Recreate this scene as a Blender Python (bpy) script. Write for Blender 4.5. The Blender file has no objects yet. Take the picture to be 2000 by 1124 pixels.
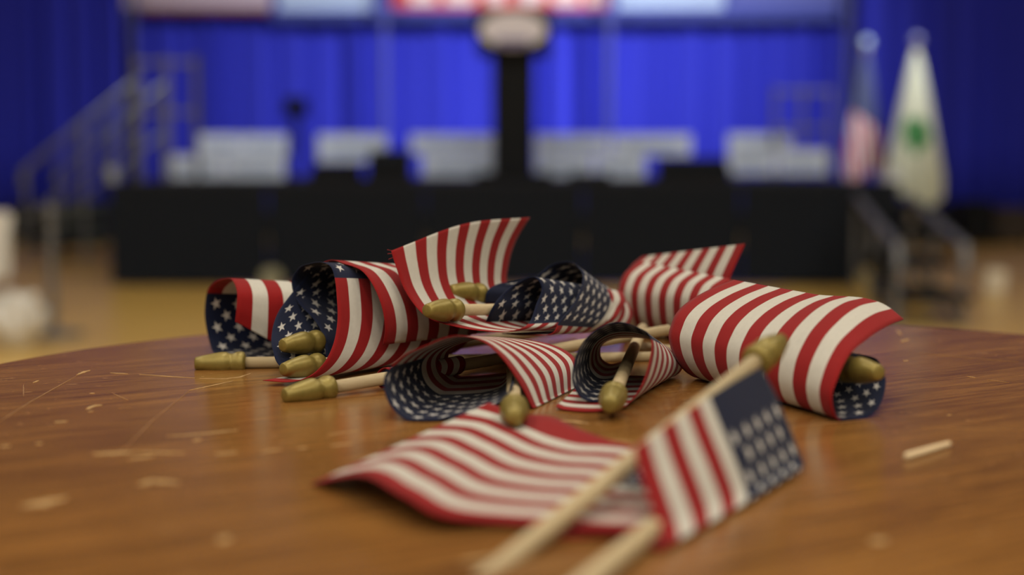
import bpy, bmesh, math, random
from mathutils import Vector, Matrix
random.seed(7)
scene = bpy.context.scene
C = scene.collection

# ------------------------------------------------------------------ camera
TZ = 0.75                       # table top height
HC = 0.095                      # lens height above the table top
F = 2778.0                      # focal length in pixels of a 2000 px wide frame (50 mm on 36 mm)
HORIZON = 320.0
TH = math.atan((562.0 - HORIZON) / F)
cam = bpy.data.cameras.new('camera'); co = bpy.data.objects.new('camera', cam); C.objects.link(co)
cam.lens = 50.0; cam.sensor_width = 36.0; cam.clip_start = 0.02; cam.clip_end = 100
co.location = (0, 0, TZ + HC); co.rotation_euler = (math.pi / 2 - TH, 0, 0)
cam.dof.use_dof = True; cam.dof.focus_distance = 0.62; cam.dof.aperture_fstop = 4.7; cam.dof.aperture_blades = 0
scene.camera = co
# ------------------------------------------------------------------ world, lights, exposure
w = bpy.data.worlds.new('world'); scene.world = w; w.use_nodes = True
w.node_tree.nodes['Background'].inputs[0].default_value = (0.9, 0.95, 1.0, 1)
w.node_tree.nodes['Background'].inputs[1].default_value = 0.12
scene.view_settings.view_transform = 'Standard'; scene.view_settings.look = 'None'
scene.view_settings.gamma = 1.0; scene.view_settings.exposure = -0.35
scene.view_settings.use_curve_mapping = False

def area(name, loc, size, power, col=(1, .96, .88), target=None, sy=None):
    l = bpy.data.lights.new(name, 'AREA'); l.energy = power; l.color = col
    l.shape = 'RECTANGLE'; l.size = size; l.size_y = sy or size
    o = bpy.data.objects.new(name, l); C.objects.link(o); o.location = loc
    if target is not None:
        o.rotation_euler = (Vector(target) - Vector(loc)).to_track_quat('-Z', 'Y').to_euler()
    return o
CEIL = 7.5
LAMPS = [(x, y) for y in (-12, -7.5, -3, 1.5, 6) for x in (-4.5, 0.2, 4.8)]
for lx, ly in LAMPS:
    area('gym_light', (lx, ly, CEIL - 0.32), 1.2, 135 if ly < -2 else 105 if ly < 5 else 95)
area('stage_light', (4.6, 9.0, 5.0), 0.5, 135, (.95, .97, 1), (0.2, 16.2, 1.4)).data.spread = math.radians(58)
area('stage_light', (-5.0, 8.5, 5.0), 0.5, 45, (.95, .97, 1), (0.0, 16.2, 1.2)).data.spread = math.radians(55)

# ------------------------------------------------------------------ helpers
cs, sn = math.cos(TH), math.sin(TH)
def ray(px, py):
    a = (px - 1000.0) / F; b = (562.0 - py) / F
    return Vector((a, cs + b * sn, -sn + b * cs))
def at(px, py, Y):
    r = ray(px, py); t = Y / r.y
    return Vector((r.x * t, Y, TZ + HC + r.z * t))
def onz(px, py, zmm):
    r = ray(px, py); t = (zmm / 1000.0 - HC) / r.z
    return Vector((r.x * t, r.y * t, TZ + zmm / 1000.0))

def tag(o, label=None, cat=None, group=None, kind=None):
    if label: o['label'] = label
    if cat: o['category'] = cat
    if group: o['group'] = group
    if kind: o['kind'] = kind
    return o
def empty(name, loc, label=None, cat=None, group=None):
    o = bpy.data.objects.new(name, None); C.objects.link(o); o.location = loc
    o.empty_display_size = 0.01
    bpy.context.view_layer.update()
    return tag(o, label, cat, group)
def link(name, me, mat, parent=None, smooth=False):
    o = bpy.data.objects.new(name, me); C.objects.link(o)
    if mat and not me.materials: me.materials.append(mat)
    if parent:
        o.parent = parent
        o.matrix_parent_inverse = Matrix.Translation(-parent.matrix_world.translation) if parent.parent is None else Matrix.Translation(-parent.matrix_world.translation)
    if smooth:
        for p in me.polygons: p.use_smooth = True
    return o
def obj(name, bm, mat, parent=None, smooth=False):
    me = bpy.data.meshes.new(name); bmesh.ops.recalc_face_normals(bm, faces=bm.faces)
    bm.to_mesh(me); bm.free()
    o = link(name, me, mat, parent, smooth)
    bpy.context.view_layer.update()
    return o
def box(bm, c, s, rot=None, bev=0.0):
    m = Matrix.Translation(Vector(c)) @ (rot.to_4x4() if rot else Matrix()) @ Matrix.Diagonal((s[0], s[1], s[2], 1))
    r = bmesh.ops.create_cube(bm, size=1.0, matrix=m)
    if bev:
        es = list({e for v in r['verts'] for e in v.link_edges})
        bmesh.ops.bevel(bm, geom=es, offset=bev, segments=2, affect='EDGES')
def tube(bm, pts, r, seg=10, cap=True):
    pts = [Vector(p) for p in pts]; rings = []
    rad = r if isinstance(r, (list, tuple)) else [r] * len(pts)
    prev = None
    for i, p in enumerate(pts):
        d = (pts[min(i + 1, len(pts) - 1)] - pts[max(i - 1, 0)]).normalized()
        if prev is None:
            up = Vector((0, 0, 1)) if abs(d.z) < .9 else Vector((1, 0, 0))
            a = d.cross(up).normalized()
        else:
            a = (prev - d * prev.dot(d)).normalized()
        prev = a; b = d.cross(a)
        rings.append([bm.verts.new(p + (a * math.cos(t) + b * math.sin(t)) * rad[i]) for t in [2 * math.pi * k / seg for k in range(seg)]])
    for i in range(len(rings) - 1):
        for k in range(seg):
            bm.faces.new((rings[i][k], rings[i][(k + 1) % seg], rings[i + 1][(k + 1) % seg], rings[i + 1][k]))
    if cap:
        bm.faces.new(rings[0][::-1]); bm.faces.new(rings[-1])
def lathe(bm, prof, o, axis, seg=24):
    axis = axis.normalized(); up = Vector((0, 0, 1)) if abs(axis.z) < .9 else Vector((1, 0, 0))
    a = axis.cross(up).normalized(); b = axis.cross(a); rings = []
    for s, r in prof:
        rings.append([bm.verts.new(o + axis * s + (a * math.cos(t) + b * math.sin(t)) * max(r, 1e-5)) for t in [2 * math.pi * k / seg for k in range(seg)]])
    for i in range(len(rings) - 1):
        for k in range(seg):
            bm.faces.new((rings[i][k], rings[i][(k + 1) % seg], rings[i + 1][(k + 1) % seg], rings[i + 1][k]))
    bm.faces.new(rings[0][::-1]); bm.faces.new(rings[-1])

# ------------------------------------------------------------------ materials
class NT:
    def __init__(s, name):
        s.m = bpy.data.materials.new(name); s.m.use_nodes = True; s.t = s.m.node_tree
        s.b = s.t.nodes['Principled BSDF']; s.out = s.t.nodes['Material Output']
    def n(s, typ, **kw):
        nd = s.t.nodes.new(typ)
        for k, v in kw.items(): setattr(nd, k, v)
        return nd
    def l(s, a, b): s.t.links.new(a, b)
    def setin(s, sock, v):
        if hasattr(v, 'is_linked') or isinstance(v, bpy.types.NodeSocket): s.l(v, sock)
        else: sock.default_value = v
    def math(s, op, a, b=None, c=None):
        nd = s.n('ShaderNodeMath', operation=op)
        s.setin(nd.inputs[0], a)
        if b is not None: s.setin(nd.inputs[1], b)
        if c is not None: s.setin(nd.inputs[2], c)
        return nd.outputs[0]
    def mix(s, f, a, b):
        nd = s.n('ShaderNodeMix', data_type='RGBA')
        s.setin(nd.inputs[0], f); s.setin(nd.inputs[6], a); s.setin(nd.inputs[7], b)
        return nd.outputs[2]
def simple(name, col, rough=.6, metal=0.0, noise=0.0, nscale=20, emit=None, spec=.5):
    k = NT(name); c4 = (*col, 1)
    k.b.inputs['Roughness'].default_value = rough; k.b.inputs['Metallic'].default_value = metal
    k.b.inputs['Specular IOR Level'].default_value = spec
    if noise:
        tc = k.n('ShaderNodeTexCoord'); nz = k.n('ShaderNodeTexNoise'); nz.inputs['Scale'].default_value = nscale; nz.inputs['Detail'].default_value = 4
        k.l(tc.outputs['Object'], nz.inputs['Vector'])
        f = k.math('MULTIPLY_ADD', nz.outputs['Fac'], 2 * noise, 1 - noise)
        mm = k.n('ShaderNodeVectorMath', operation='SCALE'); mm.inputs[0].default_value = col; k.l(f, mm.inputs['Scale'])
        k.l(mm.outputs[0], k.b.inputs['Base Color'])
    else:
        k.b.inputs['Base Color'].default_value = c4
    if emit:
        k.b.inputs['Emission Color'].default_value = c4; k.b.inputs['Emission Strength'].default_value = emit
    return k.m

def flag_material():
    k = NT('printed_flag_cotton')
    uv = k.n('ShaderNodeUVMap'); uv.uv_map = 'UVMap'
    sp = k.n('ShaderNodeSeparateXYZ'); k.l(uv.outputs[0], sp.inputs[0]); u, v = sp.outputs[0], sp.outputs[1]
    UC, UM, VC = .40, .045, 7 / 13
    stripe = k.math('MODULO', k.math('FLOOR', k.math('MULTIPLY', v, 13.0)), 2.0)
    RED, WHT, NVY = (.27, .009, .009, 1), (.58, .55, .475, 1), (.008, .012, .036, 1)
    st = k.mix(stripe, RED, WHT)
    inC = k.math('MULTIPLY', k.math('LESS_THAN', u, UC), k.math('LESS_THAN', v, VC))
    x = k.math('MULTIPLY', k.math('DIVIDE', k.math('SUBTRACT', u, UM), UC - UM), 12.0)
    y = k.math('MULTIPLY', k.math('DIVIDE', v, VC), 10.0)
    def star(off, lx0, lx1, ly0, ly1):
        dx = k.math('MULTIPLY', k.math('SUBTRACT', k.math('FLOORED_MODULO', k.math('ADD', x, off), 2.0), 1.0), 5.0)
        dy = k.math('MULTIPLY', k.math('SUBTRACT', k.math('FLOORED_MODULO', k.math('ADD', y, off), 2.0), 1.0), 5.5)
        R = 2.75; ri = .40 * R; c36, s36 = math.cos(math.pi / 5), math.sin(math.pi / 5)
        ang = k.math('ARCTAN2', dx, k.math('MULTIPLY', dy, -1.0))
        a = k.math('ABSOLUTE', k.math('SUBTRACT', k.math('FLOORED_MODULO', k.math('ADD', ang, math.pi / 5), 2 * math.pi / 5), math.pi / 5))
        r = k.math('SQRT', k.math('ADD', k.math('MULTIPLY', dx, dx), k.math('MULTIPLY', dy, dy)))
        px = k.math('MULTIPLY', r, k.math('COSINE', a)); py = k.math('MULTIPLY', r, k.math('SINE', a))
        t = k.math('SUBTRACT', k.math('MULTIPLY', k.math('SUBTRACT', px, R), ri * s36), k.math('MULTIPLY', py, ri * c36 - R))
        ins = k.math('LESS_THAN', t, 0.0)
        for cond in (k.math('GREATER_THAN', x, lx0), k.math('LESS_THAN', x, lx1), k.math('GREATER_THAN', y, ly0), k.math('LESS_THAN', y, ly1)):
            ins = k.math('MULTIPLY', ins, cond)
        return ins
    s = k.math('MAXIMUM', star(0.0, 0, 12, 0, 10), star(1.0, 1, 11, 1, 9))
    cant = k.mix(s, NVY, (.60, .57, .52, 1))
    col = k.mix(inC, st, cant)
    # weave: fine ribs along both threads and a little slub
    wu = k.math('SINE', k.math('MULTIPLY', u, 2 * math.pi * 300)); wv = k.math('SINE', k.math('MULTIPLY', v, 2 * math.pi * 170))
    weave = k.math('ADD', k.math('MULTIPLY', wu, .6), k.math('MULTIPLY', wv, .4))
    nz = k.n('ShaderNodeTexNoise'); nz.inputs['Scale'].default_value = 60; nz.inputs['Detail'].default_value = 5; k.l(uv.outputs[0], nz.inputs['Vector'])
    fac = k.math('ADD', k.math('MULTIPLY_ADD', weave, .05, .92), k.math('MULTIPLY', nz.outputs['Fac'], .16))
    sc = k.n('ShaderNodeVectorMath', operation='SCALE'); k.l(col, sc.inputs[0]); k.l(fac, sc.inputs['Scale'])
    k.l(sc.outputs[0], k.b.inputs['Base Color'])
    k.b.inputs['Roughness'].default_value = .85; k.b.inputs['Specular IOR Level'].default_value = .15
    k.b.inputs['Sheen Weight'].default_value = .08; k.b.inputs['Sheen Roughness'].default_value = .5
    bp = k.n('ShaderNodeBump'); bp.inputs['Strength'].default_value = .18; bp.inputs['Distance'].default_value = .0002
    k.l(weave, bp.inputs['Height']); k.l(bp.outputs[0], k.b.inputs['Normal'])
    tr = k.n('ShaderNodeBsdfTranslucent'); k.l(sc.outputs[0], tr.inputs['Color'])
    ms = k.n('ShaderNodeMixShader'); ms.inputs[0].default_value = .14
    k.l(k.b.outputs[0], ms.inputs[1]); k.l(tr.outputs[0], ms.inputs[2]); k.l(ms.outputs[0], k.out.inputs['Surface'])
    return k.m
M_FLAG = flag_material()

def wood_stick():
    k = NT('raw_dowel_wood'); tc = k.n('ShaderNodeTexCoord'); mp = k.n('ShaderNodeMapping')
    k.l(tc.outputs['Generated'], mp.inputs[0]); mp.inputs['Scale'].default_value = (6, 6, 6)
    nz = k.n('ShaderNodeTexNoise'); nz.inputs['Scale'].default_value = 6; nz.inputs['Detail'].default_value = 6; k.l(mp.outputs[0], nz.inputs['Vector'])
    k.l(k.mix(nz.outputs['Fac'], (.40, .30, .155, 1), (.54, .43, .25, 1)), k.b.inputs['Base Color'])
    k.b.inputs['Roughness'].default_value = .6
    return k.m
M_STICK = wood_stick()
def gold():
    k = NT('gold_painted_finial'); tc = k.n('ShaderNodeTexCoord')
    nz = k.n('ShaderNodeTexNoise'); nz.inputs['Scale'].default_value = 400; nz.inputs['Detail'].default_value = 5; k.l(tc.outputs['Object'], nz.inputs['Vector'])
    k.l(k.mix(nz.outputs['Fac'], (.19, .14, .028, 1), (.32, .245, .06, 1)), k.b.inputs['Base Color'])
    k.b.inputs['Metallic'].default_value = .45; k.b.inputs['Roughness'].default_value = .42
    bp = k.n('ShaderNodeBump'); bp.inputs['Strength'].default_value = .15; bp.inputs['Distance'].default_value = .0003
    k.l(nz.outputs['Fac'], bp.inputs['Height']); k.l(bp.outputs[0], k.b.inputs['Normal'])
    return k.m
M_GOLD = gold()
def table_wood():
    k = NT('varnished_table_wood'); tc = k.n('ShaderNodeTexCoord')
    def grain(rot, sx, sy, scale, detail, rough=.6):
        mp = k.n('ShaderNodeMapping', vector_type='TEXTURE'); k.l(tc.outputs['Object'], mp.inputs[0])
        mp.inputs['Rotation'].default_value = (0, 0, math.radians(rot)); mp.inputs['Scale'].default_value = (1 / sx, 1 / sy, 1)
        nz = k.n('ShaderNodeTexNoise'); nz.inputs['Scale'].default_value = scale; nz.inputs['Detail'].default_value = detail; nz.inputs['Roughness'].default_value = rough
        k.l(mp.outputs[0], nz.inputs['Vector']); return nz.outputs['Fac']
    g = grain(33, 14, 330, 2.0, 9, .7); g2 = grain(33, 5, 40, 2.0, 3)
    gg = k.math('ADD', k.math('MULTIPLY', g, .7), k.math('MULTIPLY', g2, .3))
    r = k.n('ShaderNodeValToRGB'); e = r.color_ramp.elements
    e[0].position = .40; e[0].color = (.105, .034, .008, 1); e[1].position = .61; e[1].color = (.33, .145, .032, 1)
    k.l(gg, r.inputs[0])
    n2 = k.n('ShaderNodeTexNoise'); n2.inputs['Scale'].default_value = 9; n2.inputs['Detail'].default_value = 3; k.l(tc.outputs['Object'], n2.inputs['Vector'])
    c2 = k.mix(k.math('MULTIPLY', n2.outputs['Fac'], .4), r.outputs[0], (.27, .135, .035, 1))
    # worn specks and fine scuffs where the varnish has gone
    sc = grain(20, 60, 260, 2.0, 5, .6); pt = grain(0, 9, 9, 1.0, 2)
    wear = k.math('MULTIPLY', k.math('GREATER_THAN', sc, .685), k.math('GREATER_THAN', pt, .48))
    c3 = k.mix(k.math('MULTIPLY', wear, .55), c2, (.46, .29, .12, 1))
    k.l(c3, k.b.inputs['Base Color'])
    k.l(k.math('ADD', k.math('MULTIPLY_ADD', g, .14, .14), k.math('MULTIPLY', wear, .25)), k.b.inputs['Roughness'])
    bp = k.n('ShaderNodeBump'); bp.inputs['Strength'].default_value = .10; bp.inputs['Distance'].default_value = .0003
    k.l(g, bp.inputs['Height']); k.l(bp.outputs[0], k.b.inputs['Normal'])
    return k.m
M_TABLE = table_wood()
M_SCR = simple('raw_scratched_wood', (.42, .26, .10), .7, noise=.35, nscale=400)
M_SCR2 = simple('faint_scratched_varnish', (.27, .14, .055), .6, noise=.3, nscale=300)
M_EDGE = simple('dark_table_edge', (.09, .03, .015), .4)
M_BLACK = simple('black_stage_skirt', (.010, .013, .019), .9, spec=.15)
M_BLK2 = simple('black_painted_metal', (.008, .009, .011), .7, spec=.15)
M_GREY = simple('grey_metal_pipe', (.16, .17, .19), .45, .4)
M_WHITE = simple('white_placard', (.66, .77, .98), .7)
M_LBLUE = simple('pale_blue_print', (.34, .44, .66), .7)
M_NAVY = simple('navy_print', (.012, .018, .16), .7)
M_RED = simple('red_print', (.50, .05, .045), .7)

def curtain_mat():
    k = NT('royal_blue_drape'); k.b.inputs['Base Color'].default_value = (.023, .030, .46, 1)
    k.b.inputs['Roughness'].default_value = .8; k.b.inputs['Sheen Weight'].default_value = .25; k.b.inputs['Sheen Tint'].default_value = (.2, .25, 1, 1)
    k.b.inputs['Specular IOR Level'].default_value = .2
    return k.m
M_BLUE = curtain_mat()
def floor_mat():
    k = NT('gym_maple_floor'); tc = k.n('ShaderNodeTexCoord')
    br = k.n('ShaderNodeTexBrick'); k.l(tc.outputs['Object'], br.inputs['Vector'])
    br.inputs['Scale'].default_value = 1.0; br.inputs['Brick Width'].default_value = 1.1; br.inputs['Row Height'].default_value = .06
    br.inputs['Mortar Size'].default_value = .001
    br.inputs['Color1'].default_value = (.58, .36, .085, 1); br.inputs['Color2'].default_value = (.66, .43, .12, 1); br.inputs['Mortar'].default_value = (.2, .1, .04, 1)
    k.l(br.outputs[0], k.b.inputs['Base Color']); k.b.inputs['Roughness'].default_value = .28
    return k.m

# ------------------------------------------------------------------ room
def plane_box(name, c, s, mat):
    bm = bmesh.new(); box(bm, c, s); o = obj(name, bm, mat); o['kind'] = 'structure'; return o
M_WALL = simple('painted_block_wall', (.62, .60, .56), .8, noise=.08, nscale=2)
M_CEIL = simple('gym_ceiling', (.6, .6, .58), .9)
plane_box('floor', (0, 1.5, -.05), (24, 35, .1), floor_mat())
plane_box('ceiling', (0, 1.5, CEIL + .05), (24, 35, .1), M_CEIL)
plane_box('wall_back', (0, 19.05, CEIL / 2), (24, .1, CEIL), simple('dark_block_wall', (.05, .045, .04), .8))
plane_box('wall_left', (-12.05, 1.5, CEIL / 2), (.1, 35, CEIL), M_WALL)
plane_box('wall_right', (12.05, 1.5, CEIL / 2), (.1, 35, CEIL), M_WALL)
plane_box('wall_front', (0, -16.05, CEIL / 2), (24, .1, CEIL), M_WALL)
M_LAMP = simple('lamp_diffuser', (1, .96, .88), .5, emit=3.0)
for i, (lx, ly) in enumerate(LAMPS):
    rown = {-12: 'in the rear row of the hall', -7.5: 'in the second rear row', -3: 'in the middle row of the hall', 1.5: 'in the row above the table', 6: 'in the row nearest the stage'}[ly]
    e = empty('gym_ceiling_light', (lx, ly, CEIL), 'square white ceiling light on the %s %s' % ('left' if lx < -1 else 'right' if lx > 1 else 'centre line', rown), 'light', 'gym ceiling lights')
    bm = bmesh.new(); box(bm, (lx, ly, CEIL - .15), (1.34, 1.34, .30)); obj('lamp_housing', bm, M_GREY, e)
    bm = bmesh.new(); box(bm, (lx, ly, CEIL - .305), (1.2, 1.2, .01)); obj('lamp_diffuser', bm, M_LAMP, e)

# ------------------------------------------------------------------ curtains
def curtain(name, x0, x1, Y, z0, z1, seed, label):
    rnd = random.Random(seed); n = int((x1 - x0) / .02); bm = bmesh.new()
    pl = []; x = x0                                   # uneven pleats, each with its own width and depth
    while x < x1: wd = rnd.uniform(.16, .42); pl.append((x, wd, rnd.uniform(.05, .17))); x += wd
    cols = []; q = 0
    for i in range(n + 1):
        x = x0 + (x1 - x0) * i / n
        while q < len(pl) - 1 and x > pl[q][0] + pl[q][1]: q += 1
        t = (x - pl[q][0]) / pl[q][1]; dy = -pl[q][2] * math.sin(math.pi * t) ** .8 if 0 < t < 1 else 0
        dy += .02 * math.sin(31 * x + seed)
        cols.append([bm.verts.new((x, Y + dy * (.8 + .3 * (1 - j / 4)), z0 + (z1 - z0) * j / 4)) for j in range(5)])
    for i in range(n):
        for j in range(4): bm.faces.new((cols[i][j], cols[i + 1][j], cols[i + 1][j + 1], cols[i][j + 1]))
    o = obj(name, bm, M_BLUE, smooth=True); tag(o, label, 'curtain', 'royal blue backdrop drapes')
    md = o.modifiers.new('thick', 'SOLIDIFY'); md.thickness = .004
curtain('backdrop_curtain', -4.25, 3.75, 16.2, .30, 3.4, 3, 'wide royal blue pleated curtain behind the stage and lectern')
curtain('backdrop_curtain', -9.0, -4.30, 15.9, .30, 3.4, 11, 'royal blue pleated curtain left of the stage stairs')
curtain('backdrop_curtain', 3.80, 9.0, 15.9, .30, 3.4, 23, 'royal blue pleated curtain right of the standing flags')

# ------------------------------------------------------------------ banner strip across the top
YB = 15.85
ban = empty('rally_banner', at(965, 40, YB), 'long blue banner with a red block hanging above the lectern', 'banner')
def panel(name, px0, py0, px1, py1, Y, mat, parent, th=.02):
    a = at(px0, py1, Y); b = at(px1, py0, Y); bm = bmesh.new()
    box(bm, ((a.x + b.x) / 2, Y, (a.z + b.z) / 2), (abs(b.x - a.x), th, abs(b.z - a.z))); return obj(name, bm, mat, parent)
panel('backing_cloth', 530, -150, 1665, 40, YB, simple('banner_blue', (.02, .035, .28), .7), ban, .02)
panel('red_block', 765, -120, 1195, 17, YB - .02, M_RED, ban)
panel('pale_block', 545, -120, 728, 20, YB - .02, M_LBLUE, ban)
panel('pale_block', 1205, -120, 1415, 17, YB - .02, M_LBLUE, ban)
panel('blue_block', 1425, -120, 1650, 12, YB - .02, simple('mid_blue_print', (.07, .09, .36), .7), ban)
for i, (a, b) in enumerate([(800, 850), (870, 925), (950, 985), (1010, 1060), (1080, 1130), (1145, 1180)]):
    panel('letter_foot', a, -60, b, 7, YB - .035, simple('print_white', (.7, .6, .62), .7) if i == 0 else bpy.data.materials['print_white'], ban)
lb = empty('hanging_banner', at(385, 22, YB), 'pale banner with a red lower border at the top left of the stage', 'banner')
panel('cloth', 243, -150, 528, 15, YB, simple('banner_pinkish', (.42, .36, .46), .7), lb)
panel('red_border', 270, 15, 528, 26, YB, simple('banner_border', (.13, .01, .06), .7), lb)

# ------------------------------------------------------------------ stage
YS = 9.8; ZS = .72
stg = empty('stage_platform', (0, YS, 0), 'low black skirted stage platform in front of the blue curtain', 'stage')
bm = bmesh.new(); box(bm, (-.05, YS + 2.1, ZS - .03), (5.44, 4.2, .06)); obj('deck', bm, simple('stage_deck', (.012, .014, .02), .8, spec=.15), stg)
for i in range(5):
    bm = bmesh.new(); x0 = -2.77 + i * 1.088; n = 30; cols = []
    for k in range(n + 1):
        x = x0 + 1.08 * k / n; y = YS + .012 + .012 * math.sin(k * 1.9 + i)
        cols.append((bm.verts.new((x, y, .02)), bm.verts.new((x, y, ZS - .06))))
    for k in range(n): bm.faces.new((cols[k][0], cols[k + 1][0], cols[k + 1][1], cols[k][1]))
    o = obj('skirt', bm, M_BLACK, stg); md = o.modifiers.new('t', 'SOLIDIFY'); md.thickness = .004
for x in (-2.75, 2.65):
    bm = bmesh.new(); box(bm, (x, YS + 2.1, (ZS - .06 + .02) / 2), (.02, 4.1, ZS - .08)); obj('side_skirt', bm, M_BLACK, stg)
for x in (-2.6, -1.4, 0, 1.4, 2.5):
    for y in (YS + .1, YS + 4.05):
        bm = bmesh.new(); tube(bm, [(x, y, 0), (x, y, ZS - .06)], .025); obj('leg', bm, M_GREY, stg)

# lectern
YL = 10.7
lx0 = at(1003, 200, YL).x; lz = at(1003, 66, YL).z
lec = empty('lectern', (lx0, YL, ZS), 'tall black lectern with a white sign on the stage', 'lectern')
bm = bmesh.new(); box(bm, (lx0, YL, ZS + .03), (.56, .5, .06), bev=.01); obj('base', bm, M_BLK2, lec)
bm = bmesh.new(); box(bm, (lx0, YL, (ZS + lz) / 2), (.305, .26, lz - ZS - .1), bev=.015); obj('column', bm, M_BLK2, lec)
bm = bmesh.new(); box(bm, (lx0, YL, lz), (.55, .42, .32), bev=.02); obj('desk', bm, M_BLK2, lec)
bm = bmesh.new(); box(bm, (lx0, YL, lz + .17), (.56, .46, .03), Matrix.Rotation(.15, 3, 'X')); obj('reading_top', bm, M_BLK2, lec)
sg = at(1002, 58, YL - .25)
bm = bmesh.new(); lathe(bm, [(0, .001), (0, .5), (.02, .5), (.02, .001)], Vector((0, 0, 0)), Vector((0, 1, 0)), 40)
bmesh.ops.scale(bm, vec=(.48, 1, .26), verts=bm.verts); bmesh.ops.translate(bm, vec=(sg.x, sg.y, sg.z), verts=bm.verts)
o = obj('sign', bm, simple('lectern_sign_white', (.74, .72, .82), .6), lec)
bm = bmesh.new(); box(bm, (sg.x, sg.y - .012, sg.z - .09), (.24, .01, .045)); obj('sign_print', bm, simple('sign_violet', (.14, .12, .30), .6), lec)
bm = bmesh.new(); tube(bm, [(lx0 + .05, YL, lz + .17), (lx0 + .05, YL - .05, lz + .35), (lx0 + .04, YL + .05, lz + .43)], .008); obj('microphone_stem', bm, M_BLK2, lec)

# placards on the back of the stage
def placard(px0, px1, py0, py1, Y, label, tilt=.0):
    a = at(px0, py1, Y); b = at(px1, py0, Y)
    e = empty('rally_placard', (a.x / 2 + b.x / 2, Y, a.z), label, 'placard', 'white rally placards lined up on the stage')
    bm = bmesh.new(); box(bm, ((a.x + b.x) / 2, Y, (a.z + b.z) / 2), (b.x - a.x, .02, b.z - a.z)); obj('board', bm, M_WHITE, e)
    hh = b.z - a.z
    bm = bmesh.new(); box(bm, ((a.x + b.x) / 2, Y - .014, a.z + hh * .42), ((b.x - a.x) * .7, .006, hh * .26)); obj('printed_band', bm, M_LBLUE, e)
    for sx in (-.35, .35):
        x = (a.x + b.x) / 2 + sx * (b.x - a.x)
        bm = bmesh.new(); tube(bm, [(x, Y + .02, ZS), (x, Y + .02, a.z + hh * .8)], .008, 6); obj('stake', bm, M_GREY, e)
pl = [(388, 470, 263, 304, 11.4, 'back row placard at the far left behind two front placards'),
      (473, 560, 263, 304, 11.4, 'back row placard beside the tripod camera'),
      (325, 438, 303, 349, 11.05, 'leftmost white placard in the front row'),
      (442, 556, 303, 349, 11.05, 'second white placard from the left in the front row'),
      (622, 755, 263, 316, 11.4, 'lone white placard between the tripod camera and the lectern placards'),
      (802, 970, 263, 300, 11.4, 'white back row placard just left of the lectern'),
      (825, 970, 301, 345, 11.05, 'white front row placard just left of the lectern'),
      (1045, 1190, 263, 300, 11.4, 'white back row placard just right of the lectern'),
      (1196, 1350, 263, 304, 11.4, 'white back row placard second to the right of the lectern'),
      (1045, 1160, 301, 345, 11.05, 'white front row placard just right of the lectern'),
      (1164, 1260, 301, 347, 11.05, 'white front row placard second to the right of the lectern'),
      (1422, 1545, 262, 300, 11.4, 'white back row placard near the right end of the stage'),
      (1422, 1515, 292, 340, 11.05, 'white front row placard near the right end of the stage'),
      (1519, 1615, 292, 340, 11.05, 'rightmost white placard in the front row')]
for p in pl: placard(*p)

# stage monitors and boxes
def monitor(px0, px1, py0, Y, label, z0=ZS):
    a = at(px0, py0, Y); b = at(px1, py0, Y); h = a.z - z0; wdt = b.x - a.x; cx = (a.x + b.x) / 2
    e = empty('stage_monitor', (cx, Y, z0), label, 'loudspeaker', 'black stage boxes')
    bm = bmesh.new()
    pr = [(Y - .2, z0), (Y + .25, z0), (Y + .25, z0 + h), (Y + .05, z0 + h), (Y - .2, z0 + h * .45)]
    L = [bm.verts.new((a.x, y, z)) for y, z in pr]; R = [bm.verts.new((b.x, y, z)) for y, z in pr]
    bm.faces.new(L); bm.faces.new(R[::-1])
    for i in range(5): bm.faces.new((L[i], L[(i + 1) % 5], R[(i + 1) % 5], R[i]))
    obj('cabinet', bm, M_BLK2, e)
    bm = bmesh.new(); box(bm, (cx, Y - .085, z0 + h * .735), (wdt * .86, .01, h * .62), Matrix.Rotation(-math.atan2(.25, h * .55), 3, 'X')); obj('grille', bm, M_BLACK, e)
monitor(612, 700, 318, 10.3, 'black stage monitor left of centre below the lone placard')
monitor(722, 800, 292, 10.5, 'tall black stage box beside the placards left of the lectern')
monitor(1115, 1190, 338, 10.2, 'low black stage monitor right of the lectern')
monitor(1290, 1420, 308, 10.4, 'wide black stage monitor near the right placards')

# tripod camera on the stage
tp = at(580, 350, 11.8)
e = empty('tripod_camera', (tp.x, 11.8, ZS), 'dark camera on a tripod standing on the left of the stage', 'camera')
for k in range(3):
    an = k * 2.1 + .4
    bm = bmesh.new(); tube(bm, [(tp.x + .2 * math.cos(an), 11.8 + .2 * math.sin(an), ZS + .008), (tp.x, 11.8, ZS + .42)], .014, 8); obj('leg', bm, M_BLK2, e)
bm = bmesh.new(); tube(bm, [(tp.x, 11.8, ZS + .38), (tp.x, 11.8, ZS + .52)], .035, 8); obj('column', bm, M_BLK2, e)
bm = bmesh.new(); box(bm, (tp.x, 11.8, ZS + .59), (.16, .24, .15), bev=.01); obj('camera_body', bm, M_BLK2, e)
bm = bmesh.new(); lathe(bm, [(0, .04), (.1, .045), (.12, .03)], Vector((tp.x, 11.68, ZS + .59)), Vector((0, -1, 0)), 16); obj('lens', bm, M_BLK2, e)

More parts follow.
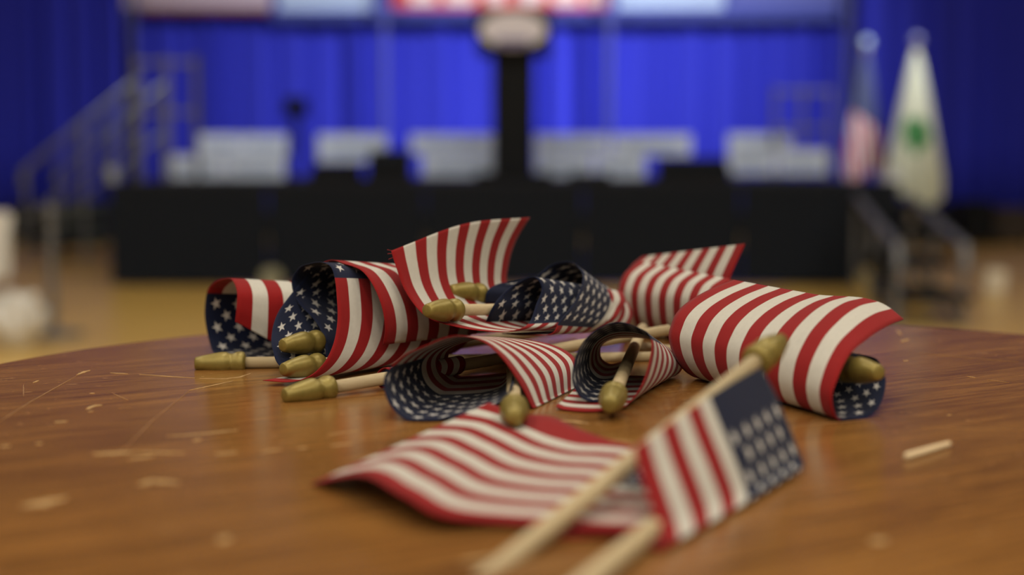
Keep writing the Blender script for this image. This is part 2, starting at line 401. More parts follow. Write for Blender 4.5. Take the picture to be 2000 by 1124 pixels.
# guard rails at the back corners of the stage
def rail(name, posts, Y, ytop, z0, label, mat=M_GREY, cross=(.95, .55)):
    xs = [at(p, 300, Y).x for p in posts]; zt = at(500, ytop, Y).z
    e = empty(name, (sum(xs) / len(xs), Y, z0), label, 'railing')
    for x in xs:
        bm = bmesh.new(); tube(bm, [(x, Y, z0), (x, Y, zt)], .018, 8); obj('post', bm, mat, e)
    for c in cross:
        bm = bmesh.new(); z = z0 + (zt - z0) * c; tube(bm, [(xs[0], Y, z), (xs[-1], Y, z)], .014, 8); obj('rail', bm, mat, e)
rail('guard_rail', (268, 330, 385), 10.3, 110, ZS, 'grey pipe guard rail at the left end of the stage')
rail('guard_rail', (1512, 1565, 1620), 11.3, 170, ZS, 'grey pipe guard rail at the right end of the stage')
for px, lab in ((752, 'thin grey drape pole left of the lectern'), (1190, 'thin grey drape pole right of the lectern'), (262, 'thin grey drape pole at the left end of the stage'), (1655, 'thin grey drape pole beside the standing flags')):
    x = at(px, 100, 15.6).x; e = empty('drape_pole', (x, 15.6, 0), lab, 'pole')
    bm = bmesh.new(); tube(bm, [(x, 15.6, 0.01), (x, 15.6, 3.4)], .03, 10); obj('upright', bm, simple('pole_' + str(px), (.05, .06, .26), .6), e)
    bm = bmesh.new(); box(bm, (x, 15.6, .005), (.4, .4, .01)); obj('base_plate', bm, M_GREY, e)

# stairs with hand rails, left and right
def stairs(pt_top, pt_bot, label, dx):
    a, b = pt_top, pt_bot
    e = empty('stage_stairs', (b.x, b.y, 0), label, 'stairs')
    n = 4
    for s in (0, 1):
        off = Vector((dx * s, .9 * s if dx == 0 else 0, 0))
        bm = bmesh.new(); tube(bm, [a + off, a.lerp(b, .5) + off, b + off, b + off + Vector((0, -.03, -.12))], .024, 8); obj('hand_rail', bm, M_GREY, e)
        bm = bmesh.new(); tube(bm, [a + off + Vector((0, 0, -.42)), b + off + Vector((0, 0, -.42))], .016, 8); obj('lower_rail', bm, M_GREY, e)
        for t in (0.02, .5, .98):
            p = a.lerp(b, t) + off
            bm = bmesh.new(); tube(bm, [p, Vector((p.x, p.y, .02))], .02, 8); obj('post', bm, M_GREY, e)
    for i in range(n):
        t = (i + .5) / n; p = a.lerp(b, t); z = ZS * (1 - (i + 1) / (n + 1))
        bm = bmesh.new(); box(bm, (p.x + dx / 2, p.y + (.45 if dx == 0 else 0), z), (abs(b.x - a.x) / n + .02 if dx == 0 else abs(dx), .9 if dx == 0 else abs(b.y - a.y) / n + .04, .04)); obj('tread', bm, M_BLK2, e)
stairs(at(275, 150, 12.2), at(45, 335, 12.0), 'black stairs with sloping grey hand rails at the left of the stage', 0)
stairs(at(1775, 385, 9.6), at(1886, 482, 7.35), 'black stairs with a grey hand rail leading off the right of the stage', -.35)

# standing flags
def standing_flag(px, py_top, py_bot, wpx, Y, mat, label, seed, ball):
    top = at(px, py_top, Y); bot = at(px, py_bot, Y); sc = F / Y
    e = empty('standing_flag', (top.x, Y, 0), label, 'flag')
    bm = bmesh.new(); tube(bm, [(top.x, Y, 0.05), (top.x, Y, top.z)], .016, 10); obj('pole', bm, simple('flag_pole_' + str(px), (.35, .28, .15), .4), e)
    bm = bmesh.new(); lathe(bm, [(0, .17), (.03, .17), (.05, .05), (.09, .03)], Vector((top.x, Y, 0)), Vector((0, 0, 1)), 20); obj('floor_stand', bm, M_GREY, e)
    bm = bmesh.new(); bmesh.ops.create_uvsphere(bm, u_segments=16, v_segments=10, radius=.05, matrix=Matrix.Translation((top.x, Y, top.z + .03))); obj('ball_top', bm, ball, e, True)
    rnd = random.Random(seed); bm = bmesh.new(); rings = []; n = 72; NZ = 26
    wmax = wpx / sc / 2
    for j in range(NZ + 1):
        t = j / NZ; z = top.z - .06 - (top.z - .06 - bot.z) * t
        r = .022 + (wmax - .022) * (t ** .8) * (1 if t < .86 else 1 - .9 * (t - .86) ** 1.3 / .14 ** .3)
        rings.append([bm.verts.new((top.x + r * math.cos(a) * (1 + .12 * t * math.sin(7 * a + seed)), Y + .6 * r * math.sin(a) * (1 + .3 * t * math.sin(9 * a + 2 * seed)), z - .06 * t * math.sin(3 * a + seed))) for a in [2 * math.pi * i / n for i in range(n)]])
    for j in range(NZ):
        for i in range(n): bm.faces.new((rings[j][i], rings[j][(i + 1) % n], rings[j + 1][(i + 1) % n], rings[j + 1][i]))
    obj('draped_cloth', bm, mat, e, True)
def us_drape():
    k = NT('draped_stars_and_stripes'); tc = k.n('ShaderNodeTexCoord'); sp = k.n('ShaderNodeSeparateXYZ'); k.l(tc.outputs['Generated'], sp.inputs[0])
    s = k.math('GREATER_THAN', k.math('SINE', k.math('MULTIPLY_ADD', sp.outputs[0], 30.0, k.math('MULTIPLY', sp.outputs[2], 7.0))), -.1)
    st = k.mix(s, (.38, .03, .05, 1), (.62, .56, .60, 1))
    up = k.math('GREATER_THAN', k.math('MULTIPLY_ADD', sp.outputs[0], .25, sp.outputs[2]), .60)
    k.l(k.mix(up, st, (.05, .065, .16, 1)), k.b.inputs['Base Color']); k.b.inputs['Roughness'].default_value = .8
    return k.m
def white_drape():
    k = NT('draped_white_flag_green_emblem'); tc = k.n('ShaderNodeTexCoord'); sp = k.n('ShaderNodeSeparateXYZ'); k.l(tc.outputs['Generated'], sp.inputs[0])
    dx = k.math('MULTIPLY', k.math('SUBTRACT', sp.outputs[0], .50), 4.2); dz = k.math('MULTIPLY', k.math('SUBTRACT', sp.outputs[2], .46), 7.5)
    nz = k.n('ShaderNodeTexNoise'); nz.inputs['Scale'].default_value = 9; k.l(tc.outputs['Generated'], nz.inputs['Vector'])
    r = k.math('ADD', k.math('SQRT', k.math('ADD', k.math('MULTIPLY', dx, dx), k.math('MULTIPLY', dz, dz))), k.math('MULTIPLY_ADD', nz.outputs['Fac'], 1.0, -.5))
    k.l(k.mix(k.math('LESS_THAN', r, .9), (.62, .66, .54, 1), (.05, .22, .07, 1)), k.b.inputs['Base Color']); k.b.inputs['Roughness'].default_value = .8
    return k.m
standing_flag(1692, 90, 345, 84, 13.2, us_drape(), 'draped stars and stripes flag on a floor pole right of the stage', 2, simple('ball_silver', (.45, .58, .75), .35, .3))
standing_flag(1790, 85, 392, 122, 12.6, white_drape(), 'draped white flag with a green emblem on a floor pole', 5, simple('ball_dull', (.25, .27, .50), .4, .3))

# small things on and around the stage
def cup(px, py, Y, label, col, r=.05, h=.11):
    p = at(px, py, Y); p.z = ZS + .0005; m = simple('cup_' + str(px), col, .6)
    bm = bmesh.new(); lathe(bm, [(0, r * .7), (h, r), (h, r * .92), (.01, r * .62)], p, Vector((0, 0, 1)), 18)
    tag(obj('paper_cup', bm, m), label, 'cup')
cup(222, 356, 10.0, 'pale paper cup on the left front corner of the stage', (.40, .46, .46), .05, .10)
def roll(px, py, Y, label, col, r=.07, z=None):  # coloured rings added in place of warm glow spots near the stage
    p = at(px, py, Y); m = simple('tape_' + str(px), col, .6); bm = bmesh.new()
    pz = Vector((p.x, p.y, r))
    lathe(bm, [(-.025, r * .6), (-.025, r), (.025, r), (.025, r * .6)], pz, Vector((.25, 1, 0)), 24)
    tag(obj('tape_roll', bm, m), label, 'tape')
roll(1690, 515, 9.65, 'yellow ring standing in for a warm glow under the stage edge', (.75, .62, .22))
roll(1790, 512, 8.4, 'amber ring standing in for a warm glow by the right stairs', (.72, .48, .10))
roll(530, 510, 9.6, 'dull pale ring in place of a light reflection under the left stage edge', (.30, .30, .20))
p = at(1742, 350, 11.6)
bm = bmesh.new(); lathe(bm, [(0, .07), (.02, .075), (.05, .07), (.06, .03)], Vector((p.x, p.y, p.z)), Vector((0, -1, 0)), 24)
e = empty('work_lamp', (p.x, p.y, 0), 'small white clamp lamp in front of the white standing flag', 'lamp')
obj('lamp_head', bm, simple('lamp_white', (.62, .68, .78), .5), e)
bm = bmesh.new(); tube(bm, [(p.x, p.y + .03, 0.02), (p.x, p.y + .03, p.z)], .012, 8); obj('stand', bm, M_BLK2, e)
bm = bmesh.new(); lathe(bm, [(0, .14), (.02, .13)], Vector((p.x, p.y + .03, 0)), Vector((0, 0, 1)), 16); obj('foot', bm, M_BLK2, e)

# dark cases along the foot of the curtains
def case(px0, px1, Y, h, label, mat):
    a = at(px0, 400, Y).x; b = at(px1, 400, Y).x
    e = empty('equipment_case', ((a + b) / 2, Y, 0), label, 'case', 'equipment cases by the curtain')
    bm = bmesh.new(); box(bm, ((a + b) / 2, Y, h * .36 + .04), (b - a, .5, h * .7), bev=.01); obj('body', bm, mat, e)
    bm = bmesh.new(); box(bm, ((a + b) / 2, Y, h * .86 + .04), (b - a, .5, h * .26), bev=.01); obj('lid', bm, mat, e)
    for sx in (-.4, .4):
        bm = bmesh.new(); lathe(bm, [(-.02, .04), (.02, .04)], Vector(((a + b) / 2 + sx * (b - a), Y - .2, .04)), Vector((1, 0, 0)), 12); obj('caster', bm, M_BLK2, e)
case(30, 112, 15.3, .38, 'black equipment case at the foot of the left curtain', M_BLK2)
case(116, 212, 14.6, .42, 'dark green equipment case behind the left stairs', simple('dark_green_case', (.015, .025, .022), .6))
case(1762, 1850, 14.8, .38, 'black equipment case behind the white standing flag', M_BLK2)
case(1868, 1925, 15.0, .42, 'black equipment case at the foot of the right curtain', M_BLK2)
case(1930, 1998, 15.2, .34, 'dark equipment case at the far right by the curtain', simple('dark_brown_case', (.03, .02, .014), .6))

# white chair and stanchion on the left, paper bag on the right
cx = at(0, 500, 7.6)
e = empty('folding_chair', (cx.x - .12, 7.4, 0), 'white folding chair cut off by the left edge of the frame', 'chair')
M_CH = simple('white_plastic', (.66, .64, .58), .5)
bm = bmesh.new(); box(bm, (cx.x - .15, 7.6, at(0, 480, 7.6).z), (.42, .03, .36), Matrix.Rotation(-.12, 3, 'X'), bev=.01); obj('backrest', bm, M_CH, e)
sz = .30
bm = bmesh.new(); box(bm, (cx.x - .02, 7.0, .17), (.42, .44, .035), bev=.012); obj('seat', bm, M_CH, e)
for sx in (-.2, .17):
    for y in (6.82, 7.3):
        bm = bmesh.new(); tube(bm, [(cx.x + sx, y, .005), (cx.x + sx, 7.2 if y < 7 else 7.1, .19)], .014, 8); obj('leg', bm, M_CH, e)
    bm = bmesh.new(); tube(bm, [(cx.x - .1 + sx * .9, 7.2, .16), (cx.x - .1 + sx * .9, 7.62, .55)], .014, 8); obj('back_post', bm, M_CH, e)
q = at(100, 500, 6.95)
e = empty('barrier_post', (q.x, 6.95, 0), 'slim dark post standing on the wood floor at left', 'post')
bm = bmesh.new(); tube(bm, [(q.x, 6.95, .02), (q.x, 6.95, .60)], .020, 10); obj('upright', bm, M_GREY, e)
bm = bmesh.new(); lathe(bm, [(0, .15), (.015, .15), (.03, .03)], Vector((q.x, 6.95, 0)), Vector((0, 0, 1)), 20); obj('base', bm, M_GREY, e)
bm = bmesh.new(); lathe(bm, [(0, .02), (.01, .03), (.04, .025), (.05, .005)], Vector((q.x, 6.95, .60)), Vector((0, 0, 1)), 16); obj('cap', bm, M_GREY, e)
q = onz(38, 678, -750); q.z = 0
bm = bmesh.new(); bmesh.ops.create_icosphere(bm, subdivisions=4, radius=.13, matrix=Matrix.Translation((q.x, q.y, .12)))
from mathutils import noise as mnoise
for v in bm.verts:
    dv = v.co - Vector((q.x, q.y, .12)); v.co += dv * .35 * mnoise.noise(dv * 14); v.co.z = max(v.co.z, .001)
tag(obj('plastic_bag', bm, simple('bag_white', (.62, .60, .54), .5), smooth=True), 'crumpled white plastic bag on the wood floor at left', 'bag')
q = onz(1942, 575, -750); q.z = 0
bm = bmesh.new(); box(bm, (q.x, q.y, .08), (.12, .08, .16), bev=.012)
for v in bm.verts:
    if v.co.z > .1: v.co.x += (v.co.x - q.x) * .15; v.co.y += random.uniform(-.01, .01)
tag(obj('paper_bag', bm, simple('paper_white', (.66, .60, .48), .7)), 'crumpled white paper bag on the floor at the right edge', 'bag')

# ------------------------------------------------------------------ table
TC = Vector((.057, .565)); TR = .322
tb = empty('round_table', (TC.x, TC.y, 0), 'scratched orange-brown varnished round wooden table under the little flags', 'table')
bm = bmesh.new(); lathe(bm, [(-.028, TR - .004), (-.024, TR), (-.003, TR), (-.0006, TR - .0012), (0, TR - .003)], Vector((TC.x, TC.y, TZ)), Vector((0, 0, 1)), 180)
top = obj('tabletop', bm, M_TABLE, tb)
bm = bmesh.new(); lathe(bm, [(-.026, TR + .0002), (-.026, TR + .0018), (-.003, TR + .0018), (-.003, TR + .0002)], Vector((TC.x, TC.y, TZ)), Vector((0, 0, 1)), 180); obj('edge_band', bm, M_EDGE, tb)
bm = bmesh.new(); tube(bm, [(TC.x, TC.y, .03), (TC.x, TC.y, TZ - .028)], .035, 20); obj('column', bm, M_BLK2, tb)
bm = bmesh.new(); lathe(bm, [(0, .24), (.012, .24), (.03, .06), (.05, .04)], Vector((TC.x, TC.y, 0)), Vector((0, 0, 1)), 40); obj('foot', bm, M_BLK2, tb)
# scratches: torn strips of bare wood standing a hair proud of the varnish
def scratch(pts, wmm, jag=.5, z=.12):
    P = [onz(x, y, 0) for x, y in pts]; bm = bmesh.new(); L = []; R = []
    n = 14
    for i in range(n + 1):
        t = i / n * (len(P) - 1); k = min(int(t), len(P) - 2); p = P[k].lerp(P[k + 1], t - k)
        d = (P[k + 1] - P[k]).normalized(); nn = Vector((-d.y, d.x, 0))
        ww = wmm / 2000 * (math.sin(math.pi * min(max(i / n, .04), .96)) ** .5)
        a = ww * (1 - jag * random.random()); b = ww * (1 - jag * random.random())
        p = p + nn * random.uniform(-.3, .3) * ww
        L.append(bm.verts.new(p + nn * a + Vector((0, 0, z / 1000)))); R.append(bm.verts.new(p - nn * b + Vector((0, 0, z / 1000))))
    for i in range(n): bm.faces.new((L[i], R[i], R[i + 1], L[i + 1]))
    r = bmesh.ops.extrude_face_region(bm, geom=bm.faces[:])
    for v in [g for g in r['geom'] if isinstance(g, bmesh.types.BMVert)]: v.co.z -= z / 1000
    obj('scratch', bm, M_SCR if wmm > .95 else M_SCR2, tb)
SCR = [([(150, 733), (165, 727), (176, 724)], 2.2), ([(215, 729), (250, 731)], 1.6), ([(272, 732), (330, 736), (380, 739)], 1.2), ([(390, 740), (440, 741), (470, 737), (490, 730)], 1.6),
       ([(370, 763), (400, 757), (455, 745)], 1.3), ([(240, 880), (300, 820), (370, 764)], .5), ([(-10, 830), (60, 785), (150, 735)], .7), ([(65, 748), (75, 744)], 1.4),
       ([(170, 800), (185, 793), (200, 792)], 3.0), ([(172, 805), (182, 804)], 1.4), ([(175, 769), (185, 769)], 1.6), ([(230, 798), (258, 796)], .9), ([(106, 826), (132, 824)], 2.6),
       ([(46, 752), (46, 775)], .5), ([(325, 853), (365, 851), (425, 845), (465, 841)], 2.0), ([(378, 862), (392, 859)], 2.6), ([(180, 888), (230, 886), (262, 884)], 4.0),
       ([(250, 898), (300, 892)], 2.4), ([(262, 884), (360, 886)], 2.2), ([(420, 888), (465, 885)], 2.4), ([(510, 884), (550, 878)], 1.8), ([(580, 877), (600, 875)], 1.8), ([(40, 990), (80, 985), (130, 973)], 6.0),
       ([(0, 874), (20, 871)], 2.2), ([(70, 868), (82, 866)], 2.4), ([(640, 850), (700, 842)], 1.2), ([(645, 872), (690, 867)], 1.8), ([(430, 1060), (445, 1050)], 4.0), ([(270, 948), (300, 940), (350, 945)], 4.0),
       ([(222, 770), (240, 778), (250, 782)], .8), ([(1085, 822), (1120, 824), (1150, 828)], 2.6), ([(1190, 860), (1240, 864)], 1.2), ([(1765, 706), (1774, 705)], 2.2), ([(1795, 690), (1900, 700), (1990, 708)], .5),
       ([(1890, 736), (1905, 738)], 1.2), ([(1930, 742), (1970, 748)], .9), ([(1850, 812), (1858, 811)], 1.3), ([(1700, 1060), (1730, 1055)], 5.0), ([(1760, 668), (1775, 663)], 2.6), ([(1752, 645), (1760, 655)], 1.2),
       ([(1500, 837), (1680, 822), (1720, 819)], .5), ([(1800, 835), (2000, 842)], .4), ([(480, 800), (520, 795)], .5), ([(560, 815), (640, 800)], .5), ([(900, 1100), (960, 1090)], 2.5)]
for pts, wd in SCR: scratch(pts, wd)
# splinter of bare wood on the table
a, b = onz(1768, 893, 1.2), onz(1856, 867, 1.2)
bm = bmesh.new(); tube(bm, [a, a.lerp(b, .05), a.lerp(b, .6), a.lerp(b, .97), b], [.0006, .0012, .0011, .0009, .0003], 7)
tag(obj('wood_splinter', bm, simple('splinter_wood', (.72, .56, .33), .7)), 'pale broken wood splinter lying alone on the table at right', 'splinter')

# ------------------------------------------------------------------ stick flags
FIN = [(0, .002), (0.0002, .0023), (.0006, .0027), (.004, .0034), (.009, .0043), (.0125, .00475), (.0142, .0047), (.0155, .0042), (.0165, .0039), (.0175, .0040), (.0187, .0045), (.0200, .0048), (.0217, .0048), (.0228, .0043), (.0233, .003)]
def hermite(knots, pts, t):
    n = len(knots); k = 0
    while k < n - 2 and t > knots[k + 1]: k += 1
    def tang(i):
        if i == 0: return (pts[1] - pts[0]) / (knots[1] - knots[0])
        if i == n - 1: return (pts[-1] - pts[-2]) / (knots[-1] - knots[-2])
        h0, h1 = knots[i] - knots[i - 1], knots[i + 1] - knots[i]
        return ((pts[i] - pts[i - 1]) / h0 * h1 + (pts[i + 1] - pts[i]) / h1 * h0) / (h0 + h1)
    h = knots[k + 1] - knots[k]; s = (t - knots[k]) / h
    return pts[k] * (2 * s ** 3 - 3 * s ** 2 + 1) + tang(k) * h * (s ** 3 - 2 * s ** 2 + s) + pts[k + 1] * (-2 * s ** 3 + 3 * s ** 2) + tang(k + 1) * h * (s ** 3 - s ** 2)
def cloth_mesh(rows, canton, NU=120, NV=39):
    """rows: [(v, [points hoist to fly])], every row with the same number of points; canton: point index where the blue field ends"""
    N = len(rows[0][1]); knots = [0.0]
    for i in range(1, N):
        knots.append(knots[-1] + max(1e-4, sum((r[1][i] - r[1][i - 1]).length for r in rows) / len(rows)))
    ci = int(canton); kc = knots[ci] + (knots[min(ci + 1, N - 1)] - knots[ci]) * (canton - ci)
    vs = [r[0] for r in rows]; verts = []; uvs = []
    for i in range(NU + 1):
        t = knots[-1] * i / NU
        uu = .4 * t / kc if t < kc else .4 + .6 * (t - kc) / (knots[-1] - kc)
        P = [hermite(knots, r[1], t) for r in rows]
        for j in range(NV + 1):
            v = j / NV
            p = P[0].lerp(P[1], v) if len(P) == 2 else hermite(vs, P, v)
            p = p.copy(); p.z = max(p.z, TZ + .0006)
            verts.append(p); uvs.append((uu, min(max(v, .0005), .9995)))
    faces = [(i * (NV + 1) + j, (i + 1) * (NV + 1) + j, (i + 1) * (NV + 1) + j + 1, i * (NV + 1) + j + 1) for i in range(NU) for j in range(NV)]
    me = bpy.data.meshes.new('cloth'); me.from_pydata(verts, [], faces)
    ul = me.uv_layers.new(name='UVMap')
    for lp in me.loops: ul.data[lp.index].uv = uvs[lp.vertex_index]
    me.update()
    L = [sum((r[1][i] - r[1][i - 1]).length for i in range(1, N)) * 1000 for r in rows]
    W = [(rows[0][1][i] - rows[-1][1][i]).length * 1000 for i in (0, N // 2, N - 1)]
    print('FLAG lengths', [round(x) for x in L], 'widths', [round(x) for x in W])
    return me
GROUP = 'small stars and stripes stick flags piled on the table'
def stick_flag(label, rows, canton, base, along, length=.20, threads=()):
    """base: where finial and dowel meet; along: another point further down the dowel"""
    d = (along - base).normalized()
    e = empty('stick_flag', base, label, 'flag', GROUP)
    me = cloth_mesh(rows, canton); o = link('cloth', me, M_FLAG, e, True)
    md = o.modifiers.new('thickness', 'SOLIDIFY'); md.thickness = .00028; md.offset = 0
    bm = bmesh.new(); tube(bm, [base, base + d * length * .5, base + d * length], .0027, 16); obj('stick', bm, M_STICK, e, True)
    bm = bmesh.new(); lathe(bm, [(s - .0233, r * 1.1) for s, r in FIN], base, d, 28)
    f = obj('finial', bm, M_GOLD, e, True)
    for p, q in threads:
        bm = bmesh.new(); m = p.lerp(q, .5) + Vector((.0008, 0, .0006)); tube(bm, [p, m, q], .00012, 5); obj('loose_thread', bm, bpy.data.materials.get('red_thread') or simple('red_thread', (.3, .02, .02), .8), e)
    return e
def pts(*l): return [at(*p) for p in l]
def zpts(*l): return [onz(*p) for p in l]
def off(P, dx, dy, dz=0, zs=1.0, xs=1.0):
    x0 = P[0].x; y0 = P[0].y
    return [Vector((x0 + (p.x - x0) * xs + dx / 1000, y0 + (p.y - y0) * xs + dy / 1000, TZ + (p.z - TZ) * zs + dz / 1000)) for p in P]

# rolled flag at the far left
A = pts((487, 708, .658), (455, 706, .69), (420, 694, .708), (406, 656, .72), (400, 616, .722), (404, 572, .72), (416, 554, .712), (436, 545, .70), (455, 549, .685), (463, 572, .675), (462, 600, .672), (459, 629, .672))
B = pts((891, 685, .74), (865, 682, .75), (830, 676, .76), (790, 645, .765), (772, 610, .765), (775, 582, .757), (785, 570, .745), (800, 564, .73), (820, 570, .715), (838, 590, .707), (845, 630, .703), (848, 690, .703))
Mid = [a.lerp(b, .28) for a, b in zip(A, B)]
for k, dz in ((-1, .010), (-2, .005), (-3, .001)): Mid[k].z -= dz
stick_flag('rolled flag at the far left lying behind the paired bundle', [(0, A), (.28, Mid), (1, B)], 5.0, at(480, 709, .656), at(930, 703, .67), .2)
# paired bundle: outer flag (lower finial)
A = pts((628, 712, .628), (585, 728, .618), (548, 716, .618), (532, 680, .626), (532, 645, .638), (543, 611, .65), (560, 586, .66), (585, 555, .672), (610, 528, .676), (636, 511, .67), (674, 516, .655), (710, 532, .645), (734, 568, .638), (748, 608, .635), (752, 648, .635), (748, 674, .637))
stick_flag('left bundle outer flag, its lower gold tip inside the roll', [(0, A), (1, off(A, 59, 82, 0, .80))], 8.6, at(627, 712, .626), at(627, 712, .626) + Vector((61, 82, -1)), .2)
# paired bundle: inner flag (upper finial) with the S-shaped rim
A = pts((637, 700, .634), (635, 672, .637), (626, 644, .646), (606, 616, .656), (586, 596, .662), (573, 572, .667), (570, 548, .669), (582, 526, .667), (606, 515, .660), (634, 514, .650), (649, 526, .642), (654, 544, .638), (658, 580, .632), (659, 632, .625), (650, 676, .618), (634, 708, .612), (610, 732, .607), (578, 745, .602), (513, 744, .603))
stick_flag('left bundle inner flag with S-shaped blue rim and upper gold tip', [(0, A), (1, off(A, 59, 82, 0, .80))], 11.0, at(624, 667, .641), at(624, 667, .641) + Vector((61, 82, -2)), .2)
# flag whose dowel lies bare in front of the bundle
b0 = at(650, 757, .577); d0 = Vector((18, 15.5, 1.0)).normalized()
n1 = d0.cross(Vector((0, 0, 1))).normalized(); n2 = n1.cross(d0)
def furl(sv, ph):
    return [b0 + d0 * (sv + .0012 * math.sin(k)) + (n1 * math.cos(k * .9 + ph) + n2 * math.sin(k * .9 + ph)) * (.0029 + .00016 * k) for k in range(13)]
A = furl(.026, 0.0)
stick_flag('flag under the pile, its bare stick and gold tip in front of the left bundle', [(0, A), (.5, furl(.045, .5)), (1, furl(.066, .2))], 4.8, b0, b0 + d0, .2)
# two flags on top, centre: the one with the tall upright fly
A = pts((957, 606, .688), (948, 631, .660), (961, 603, .655), (982, 575, .662), (1007, 555, .668), (1042, 541, .668), (1058, 560, .668), (1047, 597, .660), (1036, 627, .652), (1020, 641, .640), (993, 648, .634), (927, 645, .630), (880, 636, .632), (847, 626, .635), (820, 608, .638), (793, 571, .643), (775, 525, .648), (764, 490, .652))
B = pts((1180, 602, .752), (1176, 612, .742), (1182, 600, .744), (1190, 585, .752), (1200, 575, .757), (1215, 570, .75), (1222, 585, .74), (1215, 602, .73), (1205, 620, .72), (1190, 632, .715), (1165, 640, .71), (1110, 636, .708), (1055, 615, .712), (1020, 590, .718), (992, 555, .725), (993, 520, .730), (1008, 470, .736), (1035, 425, .742))
Mid = [a.lerp(b, .5) for a, b in zip(A, B)]
for k, dz in ((-1, .0045), (-2, .002)): Mid[k].z += dz
stick_flag('top flag with its striped fly standing tall above the pile', [(0, A), (.5, Mid), (1, B)], 8.4, at(894, 606, .642), B[0], .122,
           [(at(767, 500, .652), at(757, 496, .651)), (at(767, 497, .652), at(756, 488, .652)), (at(768, 505, .652), at(759, 507, .651))])
# its neighbour with the second blue arch
A = pts((948, 592, .686), (950, 574, .685), (968, 557, .694), (1008, 549, .707), (1047, 540, .716), (1073, 520, .72), (1108, 511, .715), (1133, 526, .702), (1138, 549, .69), (1124, 587, .675), (1092, 630, .655), (1078, 652, .65), (1030, 655, .655), (980, 652, .67))
B = pts((1178, 606, .757), (1180, 600, .76), (1188, 592, .765), (1197, 587, .768), (1206, 585, .77), (1215, 585, .77), (1225, 589, .765), (1232, 602, .76), (1235, 617, .75), (1230, 632, .742), (1215, 642, .735), (1190, 648, .73), (1160, 647, .73), (1130, 642, .74))
stick_flag('top flag with the high starry blue arch at the centre of the pile', [(0, A), (1, B)], 10.3, at(942, 575, .692), at(1190, 600, .77), .105)
# two flags at the right back
A = pts((1260, 655, .83), (1235, 655, .815), (1220, 640, .80), (1209, 600, .79), (1208, 565, .79), (1217, 539, .795), (1248, 511, .805))
B = pts((1440, 690, .74), (1415, 690, .73), (1400, 670, .72), (1390, 630, .71), (1392, 590, .708), (1402, 567, .712), (1429, 546, .72))
stick_flag('curled striped flag at the right back, nearer of the two overlapping', [(0, A), (1, B)], 1.2, at(1252, 654, .845), at(1440, 686, .745), .19)
A = pts((1258, 650, .86), (1235, 640, .852), (1228, 600, .846), (1224, 560, .844), (1228, 530, .844), (1254, 502, .848))
B = pts((1450, 680, .77), (1425, 660, .76), (1412, 620, .752), (1413, 580, .748), (1425, 545, .748), (1455, 477, .752))
Mid = [a.lerp(b, .5) + Vector((0, 0, .0)) for a, b in zip(A, B)]; Mid[-1].z -= .001
stick_flag('striped flag at the right back with a pointed corner standing up behind', [(0, A), (1, B)], 1.0, at(1262, 648, .872), at(1450, 676, .775), .19)
# large rolled flag on the right
A = pts((1652, 712, .540), (1660, 700, .545), (1689, 695, .55), (1714, 704, .552), (1728, 735, .548), (1728, 763, .541), (1714, 799, .531), (1696, 813, .526), (1660, 823, .521), (1634, 816, .518), (1625, 775, .518), (1635, 742, .521), (1657, 697, .530), (1696, 661, .546), (1732, 638, .56), (1765, 624, .572))
A2 = pts((1630, 705, .550), (1640, 694, .555), (1665, 690, .559), (1690, 700, .560), (1702, 730, .556), (1702, 758, .548), (1690, 790, .539), (1670, 803, .534), (1636, 813, .529), (1608, 806, .526), (1598, 765, .526), (1606, 728, .529), (1628, 680, .538), (1666, 638, .553), (1702, 613, .567), (1738, 602, .580))
B = pts((1405, 700, .64), (1410, 690, .645), (1422, 684, .652), (1436, 690, .655), (1444, 705, .652), (1440, 722, .647), (1428, 736, .640), (1412, 744, .634), (1376, 745, .628), (1340, 727, .621), (1317, 697, .619), (1307, 665, .620), (1312, 632, .623), (1332, 600, .630), (1376, 571, .641), (1432, 547, .660))
stick_flag('big rolled striped flag at the right with a gold tip in its blue end', [(0, A), (.085, A2), (.5, [a.lerp(b, .46) for a, b in zip(A2, B)]), (1, B)], 8.6, at(1650, 721, .546), at(1405, 695, .645), .19)
# loop facing the camera, front centre
A = pts((1003, 752, .53), (985, 780, .528), (930, 803, .523), (865, 819, .519), (815, 829, .518), (776, 808, .520), (753, 770, .525), (752, 735, .53), (782, 700, .535), (830, 676, .538), (884, 657, .541), (938, 665, .543), (974, 693, .545), (1010, 741, .546), (1043, 804, .545))
B = pts((1000, 712, .640), (985, 734, .637), (955, 742, .632), (920, 743, .628), (893, 732, .627), (880, 718, .628), (875, 703, .63), (876, 692, .632), (882, 682, .635), (905, 670, .64), (950, 660, .645), (1010, 662, .648), (1070, 672, .645), (1118, 695, .63), (1128, 762, .598))
stick_flag('open looped flag front centre, wide blue field at left and gold tip forward', [(0, A), (1, B)], 7.5, at(1004, 796, .509), at(1001, 705, .64), .19)
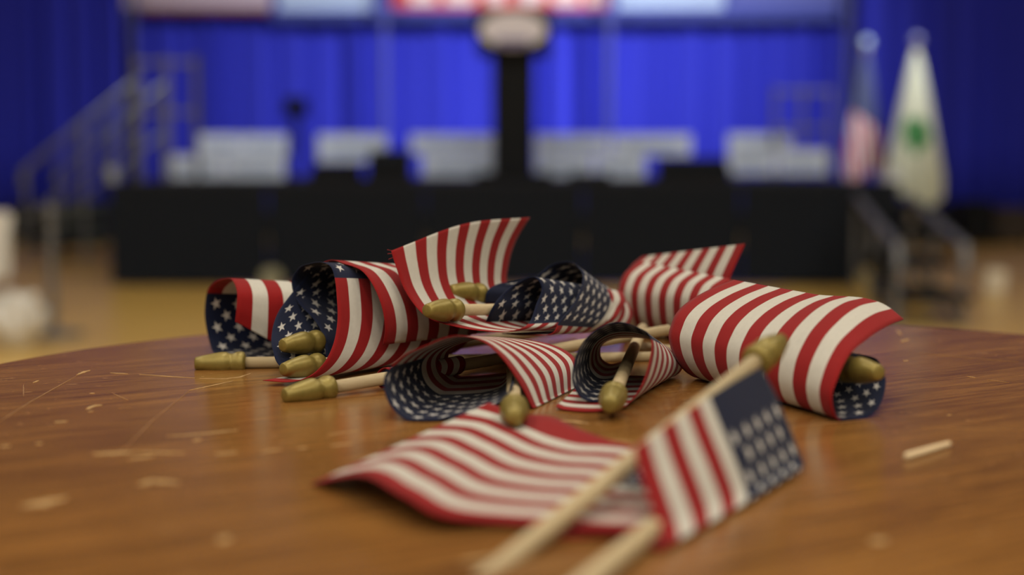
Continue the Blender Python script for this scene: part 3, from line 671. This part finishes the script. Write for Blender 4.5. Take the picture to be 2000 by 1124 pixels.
# smaller curl right of centre
A = pts((1210, 752, .562), (1190, 777, .558), (1160, 785, .555), (1133, 775, .553), (1119, 747, .553), (1122, 708, .555), (1139, 669, .558), (1169, 642, .562), (1205, 630, .566), (1247, 641, .566), (1272, 664, .562), (1270, 699, .558), (1256, 747, .552), (1232, 784, .546), (1202, 805, .541), (1160, 813, .537), (1110, 805, .54), (1085, 794, .545))
B = pts((1236, 684, .66), (1224, 700, .655), (1208, 709, .652), (1190, 711, .65), (1176, 702, .65), (1172, 687, .652), (1178, 672, .657), (1196, 663, .66), (1220, 660, .662), (1262, 662, .66), (1312, 684, .645), (1333, 710, .635), (1326, 729, .63), (1300, 741, .628), (1265, 744, .628), (1235, 742, .629), (1190, 741, .63), (1150, 741, .63))
stick_flag('small tight curled flag right of centre with a gold tip pointing forward', [(0, A), (1, B)], 10.0, at(1200, 770, .54), at(1236, 686, .65), .19)
# flat wavy flag in the foreground
A = zpts((1430, 905, 3), (1235, 871, 6), (1180, 857, 5), (1130, 838, 5), (1085, 817, 6), (1020, 810, 4), (985, 799, 5), (955, 787, 7))
B = zpts((1262, 1035, 3), (1150, 1035, 2.5), (1067, 1027, 2), (983, 1022, 2), (883, 1013, 4), (783, 967, 8), (700, 929, 8), (607, 947, .4))
A1 = zpts((1425, 911, 3), (1233, 879, 5), (1180, 873, 4), (1131, 870, 3.5), (1083, 858, 3.5), (1012, 828, 3), (972, 811, 4), (930, 799, 6))
stick_flag('flat wavy striped flag spread out in the blurred foreground', [(0, A), (1 / 13, A1)] + [(1 / 13 + f * 12 / 13, [a.lerp(b, f) for a, b in zip(A1, B)]) for f in (.12, .4, .7)] + [(1, B)], .9, onz(1440, 899, 3.2), onz(1262, 1044, 2.8), .2)
# flag propped on its dowel at the very front
A = pts((1486, 718, .452), (1511, 765, .450), (1537, 825, .446), (1562, 888, .442)) + [onz(1566, 915, 1.6), Vector((.070, .442, TZ + .0012)), Vector((.045, .436, TZ + .0009))]
H = pts((1384, 776, .412), (1406, 830, .407), (1432, 892, .402), (1455, 955, .397)) + [onz(1452, 985, 1.5), Vector((.052, .395, TZ + .0011)), Vector((.030, .392, TZ + .0009))]
B = pts((1238, 876, .370), (1252, 930, .364), (1270, 985, .357), (1287, 1035, .350)) + [onz(1294, 1072, 1.4), Vector((.027, .352, TZ + .0010)), Vector((.010, .352, TZ + .0008))]
P0 = at(1474, 708, .462); P1 = at(1213, 918, .383)
stick_flag('front flag hanging from a long stick, starry blue field at right', [(0, A), (.54, H), (1, B)], 5.95, P0, P1, .2)
